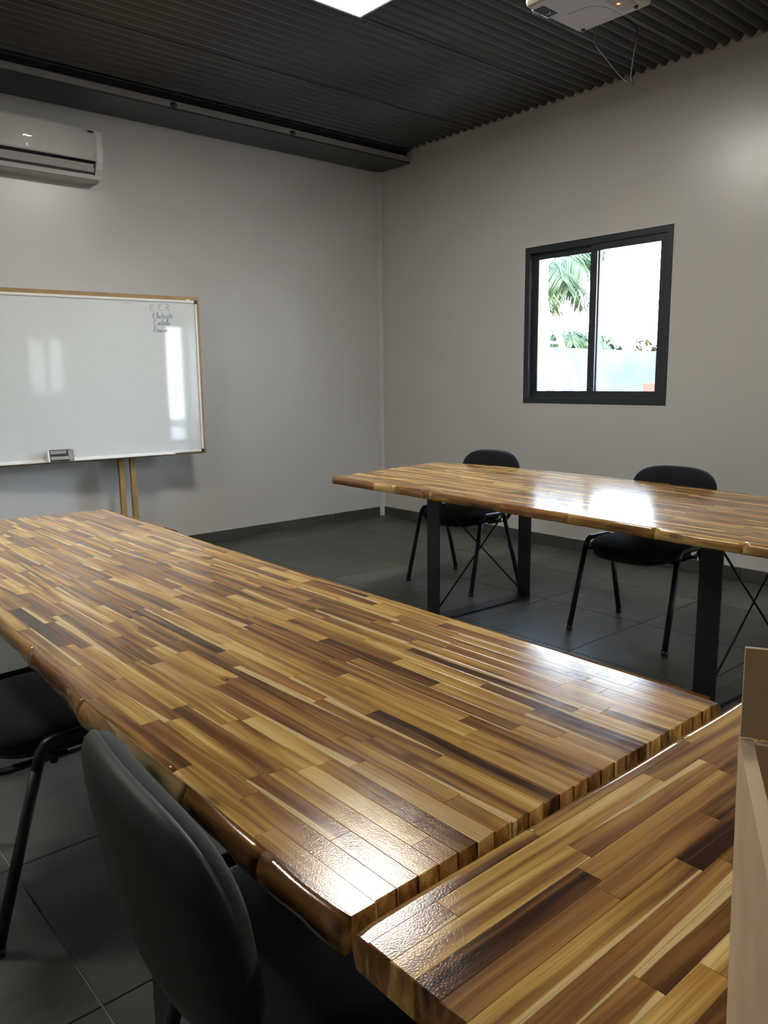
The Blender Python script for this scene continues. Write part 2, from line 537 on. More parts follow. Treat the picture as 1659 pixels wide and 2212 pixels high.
# ------------------------------------------------------------------ windows
def sliding_window(name, y0, y1, z0, z1, two=True):
    """black sliding window in the right-hand wall; y0<y1"""
    fr = MB()
    t, xi, xo = .048, -.006, .075
    fr.box(xi, xo, y0, y1, z0, z0 + t, .002).box(xi, xo, y0, y1, z1 - t, z1, .002)
    fr.box(xi, xo, y0, y0 + t, z0 + t, z1 - t, .002).box(xi, xo, y1 - t, y1, z0 + t, z1 - t, .002)
    win = struct(fr.build(name, M_ALU))
    mid = (y0 + y1) / 2
    sw = .052
    def sash(a, b, x0, x1):
        s = MB()
        zz0, zz1 = z0 + t - .004, z1 - t + .004
        s.box(x0, x1, a, b, zz0, zz0 + sw, .002).box(x0, x1, a, b, zz1 - sw, zz1, .002)
        s.box(x0, x1, a, a + sw, zz0 + sw, zz1 - sw, .002).box(x0, x1, b - sw, b, zz0 + sw, zz1 - sw, .002)
        so = s.build('sash', M_ALU, win)
        xm = (x0 + x1) / 2
        MB().box(xm - .003, xm + .003, a + sw - .006, b - sw + .006, zz0 + sw - .006, zz1 - sw + .006).build('pane', M_GLASS, so)
        g = MB()
        for (p, q, r, s_) in ((a + sw - .001, b - sw + .001, zz0 + sw, zz0 + sw + .004), (a + sw - .001, b - sw + .001, zz1 - sw - .004, zz1 - sw)):
            g.box(xm - .008, xm - .003, p, q, r, s_)
        for (p, q) in ((a + sw, a + sw + .004), (b - sw - .004, b - sw)):
            g.box(xm - .008, xm - .003, p, q, zz0 + sw, zz1 - sw)
        g.build('gasket', M_GASKET, so)
    if two:
        sash(mid - .030, y1 - t + .004, .042, .066)      # farther track
        sash(y0 + t - .004, mid + .030, .006, .030)      # nearer track
    else:
        sash(y0 + t - .004, y1 - t + .004, .010, .040)
    # thin plaster bead round the frame
    e = .010
    pb = MB()
    pb.box(-.003, .004, y0 - e, y1 + e, z0 - e, z0 + .001).box(-.003, .004, y0 - e, y1 + e, z1 - .001, z1 + e)
    pb.box(-.003, .004, y0 - e, y0 + .001, z0, z1).box(-.003, .004, y1 - .001, y1 + e, z0, z1)
    pb.build('plaster_bead', M_TRIM, win)
    MB().box(.076, WT + .03, y0 + .001, y1 - .001, z0 + .001, z0 + .02).build('outer_sill', M_EXTW, win)
    return win
sliding_window('window_1', *W1)
def back_window(name, W, t, mull, pane):
    a, b, c, d = W
    fr = MB()
    fr.box(a, b, Y0 - .05, Y0 + .006, c, c + t).box(a, b, Y0 - .05, Y0 + .006, d - t, d)
    fr.box(a, a + t, Y0 - .05, Y0 + .006, c + t, d - t).box(b - t, b, Y0 - .05, Y0 + .006, c + t, d - t)
    if mull: fr.box((a + b) / 2 - mull, (a + b) / 2 + mull, Y0 - .05, Y0, c + t, d - t)
    w_ = struct(fr.build(name, M_ALU))
    MB().box(a + t, b - t, Y0 - .04, Y0 - .034, c + t, d - t).build('pane', pane, w_)
back_window('window_2', W3, .04, .04, M_FROST)
back_window('door_1', W2, .028, 0, M_TINT)

# ------------------------------------------------------------------ ceiling lights
def led_panel(x0, y0, label, real=True):
    s = .60
    root = thing('ceiling_light', label, 'ceiling light', (x0 + s / 2, y0 + s / 2, ZC - .045), 0, 'square led panels under the ribbed ceiling')
    h = s / 2
    fr = MB()
    fw = .016
    fr.box(-h, h, -h, -h + fw, 0, .045, .002).box(-h, h, h - fw, h, 0, .045, .002)
    fr.box(-h, -h + fw, -h + fw, h - fw, 0, .045, .002).box(h - fw, h, -h + fw, h - fw, 0, .045, .002)
    fr.box(-h + fw, h - fw, -h + fw, h - fw, .03, .045)
    fr.build('frame', M_LEDF, root)
    MB().box(-h + fw, h - fw, -h + fw, h - fw, .006, .012).build('diffuser', M_LED, root)
    return root
led_panel(-2.10 - .60, -2.27 - .60, 'lit square led panel at the top edge of the photo')
led_panel(-5.6, -2.87, 'lit square led panel above the far end of the long table')
led_panel(-2.7, -7.2, 'lit square led panel behind the photographer, above the room door')

# ------------------------------------------------------------------ tables
def interp(pts, t):
    if t <= pts[0][0]: return pts[0][1]
    for (a, u), (b, v) in zip(pts[:-1], pts[1:]):
        if t <= b:
            k = (t - a) / (b - a)
            k = k * k * (3 - 2 * k)
            return u + (v - u) * k
    return pts[-1][1]

def table_top(root, z1, th, lo, hi, wob, tmin, tmax, pitch, seed, lens=(.20, .50)):
    """staves along local x.  lo/hi: control points (t, s) of the two live edges; tmin/tmax: functions of s; wob: (amp, freq, phase) list.
    A stave that meets a live edge follows it; the others are plain strips."""
    rnd = random.Random(seed)
    z0 = z1 - th
    t_a = min(tmin(-.5), tmin(.5)); t_b = max(tmax(-.5), tmax(.5))
    def eprof(t, side):
        """(s, z) of the rounded, uneven edge from the bottom up"""
        s = interp(lo if side < 0 else hi, t)
        for a, f, p in wob: s += side * a * math.sin(f * t + p + side)
        r = .0020 * math.sin(t * 31 + seed) + .0012 * math.sin(t * 67 + 2 * seed)
        # the slab's corners are softened
        d = min(abs(t - t_a), abs(t - t_b))
        q = .003 * (1 - d / .02) ** 2 if d < .02 else 0
        s -= side * q
        return [(s + side * (.004 + r), z0), (s + side * (.007 + r), z0 + .006), (s + side * (.010 + r * .6), z0 + th * .5), (s + side * .007, z1 - .010), (s + side * .002, z1 - .0025), (s - side * .006, z1)]
    N = 240
    smin = min(p[0] for i in range(N + 1) for p in eprof(t_a + (t_b - t_a) * i / N, -1))
    smax = max(p[0] for i in range(N + 1) for p in eprof(t_a + (t_b - t_a) * i / N, 1))
    n = int(math.ceil((smax - smin) / pitch))
    r0 = smin - (n * pitch - (smax - smin)) * rnd.random()
    count = 0
    for i in range(n):
        sa, sb = r0 + pitch * i, r0 + pitch * (i + 1)
        sc = (sa + sb) / 2
        ta, tb = tmin(sc), tmax(sc)
        t = ta - rnd.uniform(0, lens[0])
        segs = []
        while t < tb:
            L = rnd.uniform(*lens)
            a, b = max(t, ta), min(t + L, tb)
            if b - a > .05: segs.append([a, b])
            elif segs: segs[-1][1] = b
            t += L
        segs[0][0] = ta
        for p_, q_ in zip(segs[:-1], segs[1:]): q_[0] = p_[1]
        for si_, (a, b) in enumerate(segs):
            g = .00015
            first, last = si_ == 0, si_ == len(segs) - 1
            m = MB()
            cx_ = (a + b) / 2
            near = 0
            for k in range(13):
                tt = a + (b - a) * k / 12
                if min(p[0] for p in eprof(tt, 1)) < sb: near = 1
                if max(p[0] for p in eprof(tt, -1)) > sa: near = -1
            cy_ = sc
            if near == 0:
                c = .0005
                w2 = (sb - sa) / 2 - g
                def ends(s):
                    return (tmin(s) if first else a + g, tmax(s) if last else b - g)
                prof = [(-w2, z0), (w2, z0), (w2, z1 - c), (w2 - c, z1), (-w2 + c, z1), (-w2, z1 - c)]
                vs = []
                for e in (0, 1):
                    for (y, z) in prof:
                        tt = ends(cy_ + y)[e]
                        if z == z1 and ((first and e == 0) or (last and e == 1)): tt += .0025 if e == 0 else -.0025
                        elif z == z1: tt += .0003 if e == 0 else -.0003
                        vs.append((tt - cx_, y, z))
                nn = len(prof)
                m.add(vs, [tuple(range(nn))[::-1], tuple(range(nn, 2 * nn))] + [(k, (k + 1) % nn, nn + (k + 1) % nn, nn + k) for k in range(nn)])
            else:
                side = near
                inner = sa + g if side > 0 else sb - g
                outer = sb - g if side > 0 else sa + g
                steps = max(3, int((b - a) / .022))
                rr = []
                for k in range(steps + 1):
                    tt = a + g + (b - a - 2 * g) * k / steps
                    ep = eprof(tt, side)
                    if side * (max(side * p[0] for p in ep) * side - inner) < .0015:
                        rr.append(None); continue
                    pr2 = []
                    for y, z in ep:
                        y = min(max(y, inner + 1e-4), outer) if side > 0 else max(min(y, inner - 1e-4), outer)
                        pr2.append((y, z))
                    prof = [(inner, z0)] + pr2 + [(inner, z1)]
                    rr.append([(tt - cx_, y - cy_, z) for y, z in prof])
                # keep the longest unbroken run
                runs, cur = [], []
                for r in rr + [None]:
                    if r is None:
                        if len(cur) > 1: runs.append(cur)
                        cur = []
                    else: cur.append(r)
                if not runs: continue
                for run in runs:
                    m = MB()
                    b0 = 0
                    m.rings(run, True, False)
                    for fi in range((len(run) - 1) * 8):
                        if fi % 8 in (1, 2, 3, 4, 5): m.sm[b0 + fi] = True
                    m.build('stave', M_WOOD, root, (cx_, cy_, 0))
                    count += 1
                continue
            o = m.build('stave', M_WOOD, root, (cx_, cy_, 0))
            count += 1
    return count

def leg_frame(root, x, ya, yb, ztop, wbar=.10, tb=.010):
    """flat steel trapezoid frame standing across the table, with rod cross bracing; x along table, ya<yb across"""
    f = MB()
    h = wbar / 2
    parts = []
    lg = MB().box(x - h, x + h, ya, ya + tb, tb, ztop - tb, .0015).build('leg', M_STEEL, root)
    lg = MB().box(x - h, x + h, yb - tb, yb, tb, ztop - tb, .0015).build('leg', M_STEEL, root)
    MB().box(x - h, x + h, ya, yb, 0, tb, .0015).build('foot_bar', M_STEEL, root)
    MB().box(x - h, x + h, ya, yb, ztop - tb, ztop - .0005, .0015).build('top_plate', M_STEEL, root)
    MB().tube([(x + .006, ya + tb, ztop - tb - .012), (x + .006, yb - tb, tb + .012)], .005, 8).build('brace_rod', M_STEEL, root)
    MB().tube([(x - .006, yb - tb, ztop - tb - .012), (x - .006, ya + tb, tb + .012)], .005, 8).build('brace_rod', M_STEEL, root)

# outlines were measured on a plane at .745 m; the tops really stand at TZ, so the outlines shrink about the point under the lens
TZ = .790
K = (CAMPOS[2] - TZ) / (CAMPOS[2] - .745)
TH = .048 * K
def sc(x, y): return (CAMPOS[0] + K * (x - CAMPOS[0]), CAMPOS[1] + K * (y - CAMPOS[1]))
# table N: long, runs along y; local x -> world -y, local y -> world x
tn = thing('conference_table', 'long acacia table with wavy live edge running from the lower middle toward the whiteboard', 'table', (-4.20, -3.65, 0), -PI / 2, 'live-edge acacia tables set in a U')
def toN(x, y):                                     # measured point -> local (t, s)
    x, y = sc(x, y)
    return (-(y + 3.65), x + 4.20)
loN = [toN(-4.640, -1.95), toN(-4.625, -2.8), toN(-4.632, -3.742), toN(-4.659, -4.192), toN(-4.676, -4.514), toN(-4.664, -4.69), toN(-4.676, -4.9), toN(-4.682, -5.08), toN(-4.686, -5.2), toN(-4.680, -5.31)]
hiN = [toN(-3.682, -2.08), toN(-3.690, -2.7), toN(-3.706, -3.142), toN(-3.722, -3.777), toN(-3.728, -3.993), toN(-3.722, -4.425), toN(-3.721, -4.76), toN(-3.728, -5.03), toN(-3.732, -5.31)]
loN = [(t, s + .006) for t, s in loN]; hiN = [(t, s - .006) for t, s in hiN]
nN = table_top(tn, TZ, TH, loN, hiN, [(.002, 9, 0), (.0012, 23, 1)],
               lambda s: toN(0, -2.104 - .12 * (max(-.55, min(.5, (s - 4.20 - CAMPOS[0]) / K + CAMPOS[0] + 4.20)) - .52))[0], lambda s: toN(0, -5.308)[0], .0375 * K, 11, (.19, .47))
leg_frame(tn, -.60, -.43, .29, TZ - TH)
leg_frame(tn, 1.00, -.43, .29, TZ - TH)

# table E: nearest, runs along x
te = thing('conference_table', 'nearest acacia table at lower right, carrying the cardboard box', 'table', (*sc(-3.60, -5.80), 0), 0, 'live-edge acacia tables set in a U')
loE = [(-1.1, -.47), (-.4, -.455), (.3, -.475), (1.7, -.46)]
hiE = [(-1.09, .468), (-.6, .466), (0, .464), (.5, .455), (1.7, .462)]
loE = [(t * K, s_ * K) for t, s_ in loE]; hiE = [(t * K, s_ * K) for t, s_ in hiE]
nE = table_top(te, TZ, TH, loE, hiE, [(.001, 8, 0), (.0008, 21, 1)],
               lambda s: -1.082 * K, lambda s: 1.55 * K, .0378 * K, 23, (.19, .47))
leg_frame(te, -.25, -.36, .34, TZ - TH)
leg_frame(te, 1.05, -.36, .34, TZ - TH)

# table F: far, under the window
ang = math.atan2(-(4.759 - 1.895), -(2.234 - 2.073))
tf = thing('conference_table', 'far acacia table under the window, two black chairs behind it', 'table', (-1.58, -3.55, 0), ang, 'live-edge acacia tables set in a U')
ca, sa_ = math.cos(ang), math.sin(ang)
def toF(x, y, scaled=True):
    if scaled: x, y = sc(x, y)
    dx, dy = x + 1.58, y + 3.55
    return (dx * ca + dy * sa_, -dx * sa_ + dy * ca)
fr_pts = [(-2.073, -1.895), (-2.101, -2.713), (-2.155, -3.449), (-2.187, -4.011), (-2.221, -4.464), (-2.234, -4.759), (-2.26, -5.2)]
bk_pts = [(-.94, -1.721), (-.852, -2.348), (-.862, -3.124), (-.935, -3.791), (-1.003, -4.233), (-1.07, -5.2)]
loF = sorted(toF(*p) for p in fr_pts); hiF = sorted(toF(*p) for p in bk_pts)
if loF[0][1] > hiF[0][1]: loF, hiF = hiF, loF
loF = [(t, s + .006) for t, s in loF]; hiF = [(t, s - .004) for t, s in hiF]
A, B = toF(-2.073, -1.895), toF(-.94, -1.721)
def tminF(s):
    s = max(-.7, min(.7, s))
    return A[0] + (B[0] - A[0]) * (s - A[1]) / (B[1] - A[1])
nF = table_top(tf, TZ, TH, loF, hiF, [(.002, 10, 0), (.001, 27, 1)], tminF, lambda s: toF(-1.6, -5.25)[0], .0375 * K, 37, (.24, .55))
for (ax, ay) in ((-2.12, -2.865), (-2.14, -4.50)):
    a_ = toF(ax, ay, False)
    leg_frame(tf, a_[0], a_[1], a_[1] + .775, TZ - TH)

# ------------------------------------------------------------------ chairs
def superellipse(a, b, p, n):
    out = []
    for k in range(n):
        th = 2 * PI * k / n
        c, s = math.cos(th), math.sin(th)
        out.append((a * math.copysign(abs(c) ** (2 / p), c), b * math.copysign(abs(s) ** (2 / p), s)))
    return out

def pad_rings(a, b, p, prof, n=36, warp=None):
    """prof: list of (scale, height).  outline in uv, height along w"""
    rr = []
    for sc, h in prof:
        ring = []
        for (u, v) in superellipse(a * sc if sc > .05 else a * .05, b * sc if sc > .05 else b * .05, p, n):
            ring.append(warp(u, v, h) if warp else (u, v, h))
        rr.append(ring)
    return rr

def make_chair(name, label, fabric, group):
    """stacking visitor chair; local +x is its front, origin on the floor at the middle"""
    root = thing(name, label, 'chair', (0, 0, 0), 0, group)
    W = .285
    # seat pad
    def ws(u, v, h):
        return (u + .015, v, .478 + h - .10 * max(0, u - .06) ** 1.5 - .0 * v - .25 * u * u * (1 if u > 0 else 0) + .12 * v * v)
    prof = [(.05, -.038), (.80, -.036), (.95, -.024), (1.0, -.004), (.985, .012), (.93, .026), (.80, .036), (.5, .043), (.05, .045)]
    seat = MB().rings(pad_rings(.225, .245, 3.0, prof, 40, ws)).build('seat', fabric, root)
    under = MB().rings(pad_rings(.215, .232, 3.0, [(.05, -.048), (.9, -.046), (1.0, -.036), (.97, -.026)], 40, ws)).build('seat_pan', M_SHELL, root)
    # legs and side rails
    for s in (-1, 1):
        y = s * W
        fx, rx = .245, -.245
        ftop, rtop = (.135, s * (W - .015), .455), (-.115, s * (W - .015), .435)
        MB().tube([(fx, y, .012), ftop], .0145, 12, .0145).build('leg', M_STEEL, root)
        MB().tube([(rx, y, .012), rtop], .0145, 12, .0145).build('leg', M_STEEL, root)
        for px in (fx, rx):
            MB().tube([(px, y, 0), (px + (.004 if px < 0 else -.004), y, .022)], .0165, 12).build('foot_cap', M_BLACKP, root)
        rail = bend([ftop, (.110, s * (W - .017), .502), (-.095, s * (W - .017), .497), rtop], .045, 7)
        MB().tube(rail, .0145, 12).build('side_rail', M_STEEL, root)
        # back upright: flat tube from the rail, round and up to the backrest
        up = bend([(-.02, s * (W - .075), .432), (-.21, s * (W - .075), .428), (-.278, s * (W - .085), .52), (-.288, s * (W - .085), .62)], .05, 7)
        MB().tube(up, .0075, 10, .016, up=(0, 0, 1)).build('back_upright', M_STEEL, root)
    for x in (.11, -.07):
        MB().tube([(x, -W + .02, .445), (x, W - .02, .445)], .010, 10).build('cross_tube', M_STEEL, root)
    # backrest: padded front, moulded shell behind; curved in plan
    def wb(u, v, h):
        # u across (y), v up, h forward
        lean = -.14 * v
        return (-.305 + h + lean + .42 * u * u, u, .715 + v)
    fprof = [(.05, .0), (.90, .0), (.985, .004), (1.0, .012), (.975, .026), (.90, .037), (.7, .043), (.05, .045)]
    sprof = [(.05, -.026), (.70, -.025), (.88, -.020), (.97, -.010), (1.005, .002), (1.0, .009), (.95, .009)]
    bk = MB().rings(pad_rings(.250, .165, 3.1, fprof, 48, wb)).build('backrest', fabric, root)
    MB().rings(pad_rings(.252, .167, 3.1, sprof, 48, wb)).build('back_shell', M_SHELL, bk)
    return root

GC = 'black stacking chairs round the tables'
chair0 = make_chair('visitor_chair', 'black chair behind the far table, to the left of the table leg with crossed rods', M_FABRIC, GC)
# far chairs face the camera side (-x): rotation pi
chair0.location = (-1.365, -2.392, 0); chair0.rotation_euler = (0, 0, PI + .03)
dup(chair0, (-1.450, -3.79, 0), PI + .0, 'black chair behind the far table, right under the window')
dup(chair0, (-4.545, -3.775, 0), .0, 'black chair at left edge, its seat tucked under the long table')
chair1 = make_chair('visitor_chair', 'charcoal padded chair in the foreground, back turned, pushed to the long table', M_FABRICG, GC)
chair1.location = (-4.500, -5.045, 0); chair1.rotation_euler = (0, 0, -.08)

# ------------------------------------------------------------------ whiteboard on its easel
BW, BH = 2.00, 1.205
yaw = -math.atan2(.15, 1.45)
wb = thing('whiteboard', 'large whiteboard with pine surround on wooden posts in front of the left wall', 'whiteboard', (-2.135, -.285, 0), yaw)
# local x runs from 0 (right end) to -BW; local z 0.805 .. 2.02 ; small backward lean
LEAN = 0.0
def lm(z): return (z - .8) * LEAN
z0, z1 = .805, 2.022
fr = MB()
fw = .040
def leanbox(mb, x0, x1, y0, y1, za, zb, c=0.0):
    b = len(mb.v)
    mb.box(x0, x1, y0, y1, za, zb, c)
    for i in range(b, len(mb.v)):
        x, y, z = mb.v[i]
        mb.v[i] = (x, y + lm(z), z)
    return mb
rails = [(-BW, 0, z0, z0 + fw), (-BW, 0, z1 - fw, z1)]
for a, b, c, d in rails:
    leanbox(MB(), a, b, -.004, .026, c, d, .002).build('wooden_rail', M_PINE, wb)
for a, b in ((-fw + .008, 0), (-BW, -BW + fw - .008)):
    leanbox(MB(), a, b, -.003, .026, z0 + fw, z1 - fw, .002).build('wooden_rail', M_PINE, wb)
i0 = .026
leanbox(MB(), -BW + i0, -i0, -.010, -.005, z0 + .030, z1 - .034).build('writing_surface', M_BOARD, wb)
al = MB()
leanbox(al, -BW + i0, -i0, -.020, -.004, z0 + .018, z0 + .034, .002)
leanbox(al, -BW + i0, -i0, -.020, -.004, z1 - .048, z1 - .030, .002)
leanbox(al, -i0 - .015, -i0, -.020, -.004, z0 + .034, z1 - .048, .002)
leanbox(al, -BW + i0, -BW + i0 + .015, -.020, -.004, z0 + .034, z1 - .048, .002)
al.build('aluminium_trim', M_BFRAME, wb)
leanbox(MB(), -BW + .05, -i0 - .25, -.065, -.018, z0 + .014, z0 + .020, .001).build('pen_tray', M_BFRAME, wb)
for (x, z) in ((-i0 - .007, z1 - .040), (-i0 - .007, z0 + .026), (-BW + i0 + .007, z1 - .040), (-BW + i0 + .007, z0 + .026)):
    leanbox(MB(), x - .013, x + .013, -.024, -.003, z - .014, z + .014, .005).build('corner_cap', M_BLACKP, wb)
leanbox(MB(), -i0 - .085, -i0 - .045, -.014, -.004, z1 - .034, z1 - .020, .002).build('hanging_clip', M_BFRAME, wb)
# posts
for px in (-.672, -.584, -1.72, -1.632):
    m = MB()
    m.box(px - .020, px + .020, .028, .066, 0, z1 - .05, .002)
    m.build('post', M_PINE, wb)
# handwriting: strokes as thin ribbons on the surface
GL = {
 'E': [[(.55, .95), (.08, .95), (.0, 0), (.5, .02)], [(.04, .52), (.42, .55)]],
 'C': [[(.5, .85), (.3, 1), (.05, .6), (.1, .15), (.35, 0), (.55, .12)]],
 'R': [[(.0, 0), (.05, 1), (.4, .95), (.42, .65), (.08, .5), (.5, .02)]],
 'l': [[(0, .1), (.2, .7), (.22, 1.1), (.1, 1.0), (.1, .15), (.25, 0)]],
 'e': [[(0, .2), (.25, .35), (.2, .5), (.05, .4), (.05, .1), (.25, .05)]],
 'c': [[(.28, .42), (.1, .48), (.02, .2), (.15, .0), (.3, .1)]],
 't': [[(.12, .95), (.1, .1), (.25, .02)], [(0, .6), (.28, .62)]],
 'r': [[(0, 0), (.04, .45), (.06, .35), (.22, .48)]],
 'i': [[(.04, .42), (.05, .05), (.14, .05)], [(.05, .62), (.07, .66)]],
 'o': [[(.15, .45), (.0, .25), (.12, 0), (.28, .2), (.15, .45), (.32, .42)]],
 'n': [[(0, 0), (.02, .42), (.04, .3), (.18, .45), (.22, .05), (.3, .05)]],
 'u': [[(0, .42), (.03, .05), (.18, .1), (.2, .42), (.22, .05), (.3, .05)]],
 "'": [[(.0, .62), (.12, .78)]],
 '^': [[(.0, .62), (.1, .75), (.2, .62)]],
}
ADV = {'E': .7, 'C': .72, 'R': .6, 'l': .28, 'e': .3, 'c': .32, 't': .3, 'r': .27, 'i': .2, 'o': .36, 'n': .34, 'u': .34}
def ribbon(mb, pts, w, y):
    pts = [Vector((p[0], 0, p[1])) for p in pts]
    sm = bend(pts, .6 * min((a - b).length for a, b in zip(pts[:-1], pts[1:])), 3) if len(pts) > 2 else pts
    L, R_ = [], []
    for i, p in enumerate(sm):
        t = (sm[min(i + 1, len(sm) - 1)] - sm[max(i - 1, 0)])
        if t.length < 1e-9: t = Vector((1, 0, 0))
        t.normalize()
        nrm = Vector((-t.z, 0, t.x)) * w / 2
        L.append(p + nrm); R_.append(p - nrm)
    n = len(sm)
    vs = [(v.x, y + lm(v.z), v.z) for v in L + R_] + [(v.x, y + .0006 + lm(v.z), v.z) for v in L + R_]
    fs = []
    for i in range(n - 1):
        fs.append((i, i + 1, n + i + 1, n + i))
        fs.append((2 * n + i, 3 * n + i, 3 * n + i + 1, 2 * n + i + 1))
        fs.append((i, 2 * n + i, 2 * n + i + 1, i + 1)); fs.append((n + i, n + i + 1, 3 * n + i + 1, 3 * n + i))
    mb.add(vs, fs)
def write(text, x, z, h, w, mat, gap=1.0, name='handwriting'):
    mb = MB()
    i = 0
    cx_ = x
    while i < len(text):
        ch = text[i]
        if ch == ' ': cx_ += .5 * h * gap; i += 1; continue
        for st in GL[ch]: ribbon(mb, [(cx_ + p[0] * h, z + p[1] * h + (cx_ - x) * .04) for p in st], w, -.0112)
        if i + 1 < len(text) and text[i + 1] in "'^":
            for st in GL[text[i + 1]]: ribbon(mb, [(cx_ + p[0] * h, z + p[1] * h) for p in st], w, -.0112)
            i += 1
        cx_ += ADV[ch] * h; i += 1
    o = mb.build(name, mat, wb)
    return o
write('E C R', -.392, 1.905, .050, .0035, M_INKG, 1.1)
write("E'lectricite'", -.375, 1.846, .044, .0033, M_INK)
write("Contro^le", -.372, 1.796, .044, .0033, M_INK)
write("Re'union", -.372, 1.745, .044, .0033, M_INK)

# board eraser with chrome body standing on the pen tray
er = thing('board_eraser', 'small chrome and grey eraser block on the whiteboard tray', 'eraser', (-3.262, -.225, .8255), yaw)
prof = [(-.030, 0), (.024, 0), (.026, .012), (.012, .074), (.004, .080), (-.006, .078), (-.028, .016)]
MB().prism(prof, 'x', -.078, .085).build('body', M_ACD, er)
MB().prism([(y * 1.06 - .0008, z * 1.02 + .0005) for y, z in prof], 'x', -.088, -.076).build('end_cap', M_BFRAME, er)
for (a, b, c, d) in ((-.070, .040, .052, .076), (-.070, .050, .012, .034), (.052, .090, .004, .078)):
    m = MB()
    def fy(z): return -.030 + (z - .0) * .30
    m.add([(a, fy(c) - .003, c), (b, fy(c) - .003, c), (b, fy(d) - .003, d), (a, fy(d) - .003, d), (a, fy(c) + .004, c), (b, fy(c) + .004, c), (b, fy(d) + .004, d), (a, fy(d) + .004, d)],
          [(0, 1, 2, 3), (7, 6, 5, 4), (0, 4, 5, 1), (3, 2, 6, 7), (0, 3, 7, 4), (1, 5, 6, 2)])
    m.build('chrome_plate', M_CHROME, er)

# ------------------------------------------------------------------ air conditioner on the left wall
ac = thing('air_conditioner', 'white wall-mounted split air conditioner high on the left wall', 'air conditioner', (-2.80, 0, 2.80))
AW, AH = 1.06, .335
# side profile (y, z), front bulges
casing = [(0, 0), (-.100, -.004), (-.150, .012), (-.205, .075), (-.222, .120), (-.236, .200), (-.236, .285), (-.222, .320), (-.205, .335), (0, .335)]
MB().prism([(0, .0), (-.10, -.004), (-.165, .010), (-.170, .036), (-.10, .045), (-.10, .125), (0, .335)], 'x', -AW, 0).build('back_case', M_ACM, ac)
for xa, xb in ((-.045, 0), (-AW, -AW + .045)):
    MB().prism(casing, 'x', xa, xb).build('side_cheek', M_ACW, ac)
front = []
for k in range(13):
    t = k / 12
    z = .118 + (.335 - .118) * t
    y = -.224 - .020 * math.sin(PI * (t * .85 + .08))
    front.append((y, z))
pf = front + [(-.205, .338), (-.02, .338), (-.02, .30), (-.19, .30), (-.20, .130)]
MB().prism(pf, 'x', -AW + .0455, -.0455, True).build('front_panel', M_ACW, ac)
MB().prism([(-.226, .322), (-.205, .342), (-.02, .342), (-.02, .338), (-.200, .338), (-.222, .318)], 'x', -AW, 0).build('top_strip', M_ACM, ac)
MB().box(-AW + .0455, -.0455, -.186, -.03, .040, .116).build('air_outlet', M_ACD, ac)
lv = MB().prism([(-.205, .072), (-.150, .018), (-.144, .022), (-.198, .078)], 'x', -AW + .055, -.055)
lv.build('louvre', M_ACM, ac)
MB().prism([(-.210, .098), (-.172, .062), (-.168, .066), (-.205, .102)], 'x', -AW + .06, -.06).build('louvre', M_ACM, ac)
for k in range(9):
    x = -AW + .12 + k * .1
    MB().box(x, x + .004, -.20, -.15, .066, .105).build('guide_vane', M_ACM, ac)
def frontbox(x0, x1, z0_, z1_, mat, name):
    m = MB()
    def fy(z):
        t = (z - .118) / (.335 - .118)
        return -.224 - .020 * math.sin(PI * (t * .85 + .08))
    m.add([(x0, fy(z0_) - .0015, z0_), (x1, fy(z0_) - .0015, z0_), (x1, fy(z1_) - .0015, z1_), (x0, fy(z1_) - .0015, z1_), (x0, fy(z0_) + .003, z0_), (x1, fy(z0_) + .003, z0_), (x1, fy(z1_) + .003, z1_), (x0, fy(z1_) + .003, z1_)],
          [(0, 1, 2, 3), (7, 6, 5, 4), (0, 4, 5, 1), (3, 2, 6, 7), (0, 3, 7, 4), (1, 5, 6, 2)])
    m.build(name, mat, ac)
frontbox(-.100, -.058, .300, .316, M_BLACKP, 'badge')
frontbox(-.130, -.104, .305, .314, M_ACG, 'badge')
frontbox(-.072, -.050, .140, .160, M_ACG, 'round_mark')

# ------------------------------------------------------------------ projector
pj = thing('projector', 'off-white projector hanging from the ceiling at top right', 'projector', (-1.785, -3.575, 3.10), .0)
PW, PD, PH = .225, .20, .115
body = MB().box(-PW, PW, -PD, PD, 0, PH, .018)
body.build('body', M_PROJ, pj)
MB().tube([(0, 0, PH - .002), (0, 0, ZC - 3.10 - .004)], .022, 14).build('mount_pole', M_TRIM, pj)
MB().box(-.07, .07, -.07, .07, ZC - 3.10 - .014, ZC - 3.10 - .002, .003).build('mount_plate', M_TRIM, pj)
# lens at the whiteboard side, near the left corner: recess lip and glass
m = MB()
def ringxz(r, y, cx0, cz0, n=20): return [(cx0 + r * math.cos(2 * PI * k / n), y, cz0 + r * math.sin(2 * PI * k / n)) for k in range(n)]
lx, lz = -.115, .050
MB().rings([ringxz(.046, PD - .004, lx, lz), ringxz(.046, PD + .022, lx, lz), ringxz(.036, PD + .022, lx, lz), ringxz(.034, PD + .004, lx, lz), ringxz(.002, PD + .004, lx, lz)], False).build('lens_ring', M_CHROME, pj)
MB().rings([ringxz(.034, PD + .006, lx, lz), ringxz(.026, PD + .013, lx, lz), ringxz(.002, PD + .016, lx, lz)], False).build('lens', M_LENS, pj)
MB().box(lx - .055, lx + .055, PD - .07, PD - .015, -.003, .004, .002).build('lens_shroud', M_ACD, pj)
MB().box(lx - .062, lx + .062, PD - .015, PD - .008, -.005, .006, .002).build('lens_shroud_lip', M_CHROME, pj)
for (q, rr_) in ((-.012, .030), (.006, .020)):  # crescent highlights of the lens, modelled in as thin chrome arcs
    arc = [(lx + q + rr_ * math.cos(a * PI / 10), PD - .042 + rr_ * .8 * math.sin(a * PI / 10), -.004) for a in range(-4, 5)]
    MB().tube(arc, .0022, 6).build('lens_highlight_arc', M_CHROME, pj)
g = MB()
